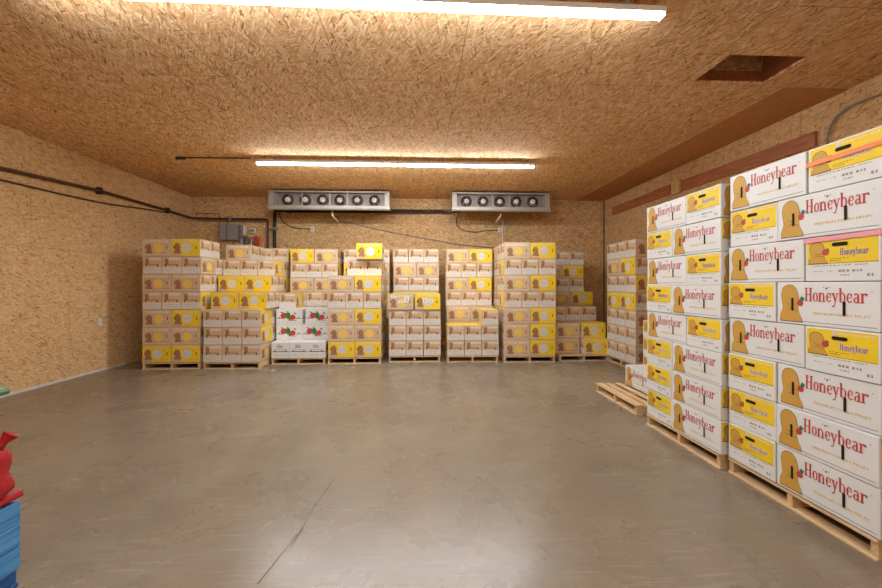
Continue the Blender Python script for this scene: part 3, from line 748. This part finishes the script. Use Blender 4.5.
# ------------------------------------------------------------------ kraft stacks, left to right
A = (-5.015, 7.08, 0)
pallet(A, 'pallet under the leftmost brown stack')
stack(A, ['YY', 'CC', 'CY', 'nny', 'CC', 'nnn'], 'leftmost stack', 'LR', 3, .321)
stack(A, ['CY'], 'leftmost stack', 'LR', 2, .321, start=6)
B = (-3.93, 7.06, 0)
pallet(B, 'pallet under the second brown stack from the left', d=.86)
stack(B, ['nnn', 'nny', 'nny'], 'low front stack beside leftmost', 'R', 2)
stack((-3.89, 7.24, 0), ['YY'], 'on low front stack beside leftmost', 'LR', 2, start=3)
Bb = (-3.965, 7.95, 0)
pallet(Bb, 'rear pallet behind the second brown stack', d=1.1)
stack(Bb, ['CC', 'nnn', 'CC', 'nnn'], 'rear stack behind second stack', 'R', 2, names=None)
stack((-3.965, 7.62, 0), ['YY', ('nny', .21)], 'rear stack behind second stack', 'LR', 3, start=4)
kbox((-3.965, 7.94, 0), 'C', 'L', .0, 0, .125+6*.319, 'brown fruit box on top left of rear stack near electrical panel')
kbox((-3.965, 7.94, 0), 'C', 'L', .0, .345, .125+6*.319, 'brown fruit box end behind top left box near electrical panel')
kbox((-3.965, 7.94, 0), 'C', 'N', .345, .69, .125+6*.319, 'kraft fruit box end, top middle of rear stack near electrical panel')
kbox((-3.965, 7.94, 0), 'Y', 'N', .69, .69, .125+6*.319, 'yellow-sided fruit box at top right of rear stack near panel')

def fbox(frame, lw, x, y, z, label):
    w, d = (FL, FW) if lw == 'L' else (FW, FL)
    return tag(place(frame, FMESH, 'fruit_carton', x+w/2, y+d/2, z, 0 if lw == 'L' else PI/2, .002), label, 'box', GF)
D = (-2.85, 7.42, 0)
pallet(D, 'pallet under the low white fruit carton stack', d=.97)
for k in range(3): fbox(D, 'N', k*.3433, 0, .125, f'white box with navy bar, bottom {COLS3[k]} of low white stack')
for k in range(2): fbox(D, 'L', k*.515, .515, .125, f'white carton behind bottom row, {COLS2[k]} side of low white stack')
for l in (1, 2):
    for k in range(2):
        sh = .055 if (l == 2 and k == 1) else 0
        fbox(D, 'L', k*.515-.005+sh, .255+sh*.3, .125+l*.311, f'white box with red and green fruit print, {"middle" if l==1 else "top"} {COLS2[k]} of low stack')
        fbox(D, 'L', k*.515, .62, .125+l*.311, f'white carton behind the {"middle" if l==1 else "top"} {COLS2[k]} fruit print box')
kbox((-2.87, 7.84, 0), 'Y', 'N', .01, .02, .125+2*.311+FH+.002, 'kraft box with yellow side on top of low white stack')
C = (-2.83, 8.42, 0)
pallet(C, 'rear pallet behind the low white stack', d=.86)
stack(C, ['nnn', 'CC', 'nnn', 'nnn', 'CC', 'nny', 'YC'], 'rear stack behind white fruit cartons', 'R', 2, .314)

E_ = (-1.78, 7.42, 0)
pallet(E_, 'pallet under the stack of yellow and brown boxes beside white cartons')
stack(E_, ['YY', 'CC', 'CY', 'nnn', 'CY'], 'stack right of white fruit cartons', 'LR', 3, .318)
stack(E_, [('-nn', .14)], 'stack right of white fruit cartons', 'R', 2, .318, start=5)
kbox(E_, 'Y', 'L', .535, .05, .125+6*.318, 'single yellow fruit box on top, right of the white cartons')
Eb = (-1.72, 8.64, 0)
pallet(Eb, 'rear pallet against back wall behind single raised yellow box', d=.86)
stack(Eb, ['C-', 'n--', 'nnn', 'YY', 'nnn', 'YC', 'nnn'], 'rear stack behind raised yellow box', 'R', 2, .317)
for n_, l_ in (('C', 0), ('C', 1)): kbox(Eb, n_, 'L', .52, .0, .125+l_*.317, f'kraft box {["at the bottom","second layer"][l_]} of stack behind raised yellow box')

Gf = (-.617, 7.54, 0)
pallet(Gf, 'pallet under the stack with shipping labels, mid back wall', d=1.0)
stack(Gf, ['nnn', 'nnn', 'nnn'], 'stack left of centre gap', '', 2, .304)
for k, kd in enumerate('CY'):
    o = kbox((Gf[0], Gf[1]-.02, 0), kd, 'L', k*.535-.02, 0, .125+3*.304+.004, f'{["brown","yellow"][k]} fruit box covered with white paper labels, left of centre gap')
    if k == 0: paper(o, .12, .20, .2, 1, 1.3); paper(o, -.14, .25, 0, .9, .5); paper(o, 0, .15, .1, 1, .5)
    else: paper(o, -.05, .18, 0, 1, .9); paper(o, .07, .17, .1, .9, .6); paper(o, .14, .19, -.2, .4, .4)
kbox(Gf, 'C', 'L', .0, .36, .125+3*.304+.004, 'kraft box behind labelled brown box in the fourth layer')
kbox(Gf, 'C', 'L', .515, .36, .125+3*.304+.004, 'kraft box behind labelled yellow box in the fourth layer')
for lab_, px_ in (('kraft box end, third layer, left of front row, stack left of centre gap', .02), ('kraft box end, third layer, middle of front row, stack left of centre gap', .0)):
    paper(REG[lab_], px_, .26, R.uniform(-.3, .1), .9, .45, True)
Gb = (-.60, 8.58, 0)
pallet(Gb, 'rear pallet at back wall behind the labelled boxes', d=.86)
stack(Gb, ['nnn', 'CC', 'nnn', 'YY', 'nnn', 'CC', 'nnn'], 'rear stack behind labelled boxes', '', 1, .318)

I_ = (.535, 7.49, 0)
pallet(I_, 'pallet under the low kraft box step right of centre gap', d=.66)
stack(I_, ['yyn', 'yyn', '--y'], 'low step stack right of centre', '', 1, .304)
Ib = (.575, 8.18, 0)
pallet(Ib, 'rear pallet behind the low kraft step stack')
stack(Ib, ['nnn', 'CC', 'CC'], 'rear stack behind low step', '', 2, .316)
stack((Ib[0], 8.42, 0), ['nnn', 'CY', 'nnn', 'CY'], 'rear stack behind low step', '', 1, .316, start=3)

J = (1.66, 7.42, 0)
pallet(J, 'pallet under the tall brown and yellow stack right of centre')
stack(J, ['CY', 'CY', 'CY', 'ynn', 'CY', 'ynn', 'CY'], 'tall stack right of centre', 'LR', 3, .321)

K = (2.79, 7.5, 0)
pallet(K, 'pallet under the stepped stack near the right back corner', d=1.06)
kbox(K, 'C', 'L', .0, .22, .125, 'brown fruit box, bottom left of stepped stack near right back corner')
kbox(K, 'Y', 'L', .525, .05, .125, 'yellow fruit box jutting out at bottom of stepped corner stack')
kbox(K, 'C', 'L', -.01, .2, .125+.316, 'brown fruit box, second layer left of stepped corner stack')
kbox(K, 'Y', 'L', .455+.06, .15, .125+.316, 'yellow fruit box, second layer right of stepped corner stack')
stack((K[0], K[1]+.57, 0), ['nnn', 'nnn', 'nnn'], 'stepped corner stack second row', '', 1, .316)
Kb = (2.80, 8.62, 0)
pallet(Kb, 'rear pallet at back of the stepped corner stack', d=.86)
stack(Kb, ['nnn', 'CC', 'nnn'], 'rear of stepped corner stack', 'R', 2, .314)
stack((Kb[0]+.17, Kb[1], 0), ['CY'], 'rear of stepped corner stack', '', 2, .314, start=3)
kbox(Kb, 'C', 'L', .3, .35, .125+3*.314, 'kraft box behind the fourth layer of stepped corner stack')
stack((Kb[0]+.0, Kb[1]+.12, 0), ['nnn', 'CY', 'nnn'], 'rear of stepped corner stack', 'R', 1, .312, start=4)

T = (3.79, 7.56, -PI/2)
pallet(T, 'pallet under the brown stack at the right wall', d=.9)
stack(T, ['nnn', 'nnn', 'nnn', 'YY', 'nny', 'CY', 'nnn'], 'stack at right wall', 'R', 2, .318)

# ------------------------------------------------------------------ white cartons
WPITCH = [.281]
def wbox(frame, lw, x, y, z, label, slots=True):
    w, d = (WL, WW) if lw == 'L' else (WW, WL)
    o = place(frame, WMESH, 'white_carton', x+w/2, y+d/2, z, 0 if lw == 'L' else PI/2, .002)
    o.scale.z = WPITCH[0]/.281
    if slots:
        for m in WSLOTS: obj('hand_hole', m, o)
    return tag(o, label, 'box', GWh)
WLAY = ['bottom', 'second', 'third', 'fourth', 'fifth', 'sixth', 'seventh', 'top']
def wstack(frame, layers, where, pitch=.281, z0=.125, slip=0):
    out = {}
    for li, code in enumerate(layers):
        z = z0+li*pitch; nm = WLAY[li]
        if code == 'WY':
            far = ('L', 0, .61); near = ('N', .62, .41)
        else:
            far = ('N', 0, .41); near = ('L', .42, .61)
        for side, (lw, x, w) in (('far', far), ('near', near)):
            n = 3 if lw == 'L' else 2; d = .414 if lw == 'L' else .61
            for k in range(n):
                if side == 'far' and k > 0: continue
                look = ('white box with red wordmark' if lw == 'L' else 'white box with yellow end panel')
                lab = f'{look}, {nm} layer, {side} side{"" if k==0 else [""," second row"," third row"][k]}, {where}'
                out[(li, side, k)] = wbox(frame, lw, x+.002+slip*max(0, li-5)*.01, k*d+(R.uniform(0, .012) if k == 0 else .014), z, lab, slots=True)
    return out
S = (2.48, 4.07, -PI/2)
pallet(S, 'pallet under the farther tall white stack')
wstack(S, ['YW', 'YW', 'YW', 'WY', 'YW', 'WY', 'YW', 'WY'], 'farther tall white stack')
N = (2.52, 3.01, -PI/2)
pallet(N, 'pallet under the nearest tall white stack')
WPITCH[0] = .2855
nb = wstack(N, ['YW', 'YW', 'YW', 'WY', 'YW', 'WY', 'YW', 'WY'], 'nearest tall white stack', .2855, slip=1)
WPITCH[0] = .281
def tape(o, mat, v0, v1, label):
    # runs across the narrow end that faces the aisle and round its corners
    g = G(); y0, y1 = -WW/2-.006, WW/2+.006; x = -WL/2-.007
    n = 8
    pts = [(x+.05, y1), (x, y1), (x, y0), (x+.06, y0)]
    h = lambda p: v0*WH+(v1-v0)*WH*((y1-p[1])/(y1-y0))
    for p, q in zip(pts, pts[1:]): g.poly([(p[0], p[1], h(p)), (q[0], q[1], h(q)), (q[0], q[1], h(q)+.028), (p[0], p[1], h(p)+.028)], mat)
    t = obj('tape', g, o); t['label'] = label
tape(nb[(7, 'near', 0)], 'tape_orange', .60, .62, 'orange tape strip')
tape(nb[(5, 'near', 0)], 'tape_pink', .88, .91, 'pink tape strip')
V = (3.58, 5.98, -PI/2)
pallet(V, 'pallet behind the single white carton', d=1.1)
for l in range(3):
    wbox(V, 'N', 0, .01, .125+l*.281, f'{["bottom","middle","top"][l]} yellow-ended box of the low stack behind the tall white stack')
    wbox(V, 'L', .42, .01, .125+l*.281, f'{["bottom","middle","top"][l]} long white box of the low stack behind the tall white stack')
P_ = (2.53, 5.38, -PI/2)
pallet(P_, 'empty looking pallet holding one white carton, far of tall white stacks', d=.98)
wbox((2.92, 5.29, -PI/2), 'L', 0, 0, .122, 'single white box with red wordmark lying on the low pallet')

# ------------------------------------------------------------------ blue crate and sacks at the left edge
bx, by0, by1 = -2.03, 1.05, 2.02
t = thing('blue_crate', (bx-.45, (by0+by1)/2, 0)); tag(t, 'blue painted wooden crate at the left edge under the red sack', 'crate')
a, b = (by0-by1)/2, (by1-by0)/2
for k in range(3):
    z = .095+k*.115
    g = G(); g.box((.43, a, z), (.45, b, z+.11), 'blue', .003); obj('side_board', g, t)
    g = G(); g.box((-.45, b-.02, z), (.429, b, z+.11), 'blue', .003); obj('side_board', g, t)
    g = G(); g.box((-.45, a, z), (.429, a+.02, z+.11), 'blue', .003); obj('side_board', g, t)
g = G(); g.box((-.45, a+.021, .095), (.429, b-.021, .42), 'bluedark'); obj('filling', g, t)
for y in (a, -.05, b-.1): g = G(); g.box((-.45, y, .02), (.43, y+.1, .094), 'bluedark', .003); obj('block', g, t)
g = G(); g.box((.35, a, 0), (.44, b, .0195), 'bluedark', .002); g.box((-.45, a, 0), (-.36, b, .0195), 'bluedark', .002); obj('bottom_board', g, t)
def sack(x0, x1, y0, y1, z0, z1, mat, label, seed, tie=False):
    bm = bmesh.new(); bmesh.ops.create_cube(bm, size=2); bmesh.ops.subdivide_edges(bm, edges=bm.edges[:], cuts=9, use_grid_fill=True)
    rr = random.Random(seed); ph = [rr.uniform(0, 6) for _ in range(6)]
    for v in bm.verts:
        x, y, z = v.co
        k = 1-.09*(abs(z)**3)-.0*x; r = (abs(x)**5+abs(y)**5)**.2 or 1
        x, y = x/max(r, .8 if r < 1 else r), y/max(r, .8 if r < 1 else r)
        x *= k; y *= k
        w = .018*math.sin(5*z+ph[0]+3*y)+.01*math.sin(9*y+ph[1]+5*z)+.007*math.sin(12*x+ph[2]+7*z)
        x *= 1+w; y *= 1+w; z2 = z if z < 0 else z*(1-.10*(x*x+y*y)*.5+.03*math.sin(5*x+ph[3])*math.cos(6*y+ph[4]))
        v.co = Vector(((x0+x1)/2+x*(x1-x0)/2, (y0+y1)/2+y*(y1-y0)/2, (z0+z1)/2+z2*(z1-z0)/2))
    g = G()
    for f in bm.faces: pass
    bm.verts.index_update(); g.v = [tuple(v.co) for v in bm.verts]; g.f = [tuple(v.index for v in f.verts) for f in bm.faces]; g.mi = [g.m(mat)]*len(g.f); bm.free()
    t = thing('produce_sack', ((x0+x1)/2, (y0+y1)/2, z0)); tag(t, label, 'sack', 'sacks on the blue crate')
    o = obj('sack_body', g, t, smooth=True); o.matrix_parent_inverse = Matrix.Translation(-Vector(t.location))
    g = G(); g.tube([(x1-.035-.008*math.sin(k), y0+.05+k*(y1-y0-.1)/16, z0+.02+.006*math.sin(k*2.1)) for k in range(17)], [.017+.004*math.sin(k*1.7) for k in range(17)], mat, 8)
    o = obj('seam', g, t, smooth=True); o.matrix_parent_inverse = Matrix.Translation(-Vector(t.location))
    if tie:
        cx, cy = x1-.06, y1-.1
        g = G(); g.tube([(cx-.06, cy-.05, z1-.06), (cx-.02, cy-.02, z1-.01), (cx, cy, z1+.02), (cx+.015, cy+.02, z1+.05)], [.05, .03, .018, .035], mat, 10)
        o = obj('tied_top', g, t, smooth=True); o.matrix_parent_inverse = Matrix.Translation(-Vector(t.location))
sack(-2.83, -2.00, 1.1, 2.07, .448, .735, 'sackred', 'red mesh sack on the blue crate at the left edge', 3, True)
sack(-2.93, -2.17, 1.1, 2.03, .765, .94, 'sackpale', 'pale sack on top of the red sack', 5)
sack(-2.92, -2.065, 1.1, 2.07, .97, 1.17, 'sackgreen', 'green mesh sack, topmost at the left edge', 8)

# ------------------------------------------------------------------ camera, world, exposure
yaw = math.atan(15.9/380)
cd = bpy.data.cameras.new('camera'); cam = bpy.data.objects.new('camera', cd); COL.objects.link(cam)
cd.sensor_width = 36; cd.lens = 380/882*36; cd.clip_start = .05
cd.shift_x = 5.1/882; cd.shift_y = -9/882
cam.location = (0, 0, 1.53); cam.rotation_euler = (PI/2, 0, -yaw)
scene.camera = cam
w = bpy.data.worlds.new('world'); scene.world = w; w.use_nodes = True
w.node_tree.nodes['Background'].inputs[0].default_value = (.95, .97, 1, 1); w.node_tree.nodes['Background'].inputs[1].default_value = .3
vs = scene.view_settings; vs.view_transform = 'Standard'; vs.look = 'None'; vs.exposure = .56; vs.gamma = 1; vs.use_curve_mapping = False
dups = {k: v for k, v in count.items() if v > 1}
from collections import Counter
lc = Counter(o['label'] for o in bpy.data.objects if 'category' in o)
print('LONG', [k for k in lc if len(k.replace('-',' ').split()) > 16]); print('DUP', [k for k in lc if lc[k] > 1])
print('kraft boxes', sum(count.values()), 'dups', dups)
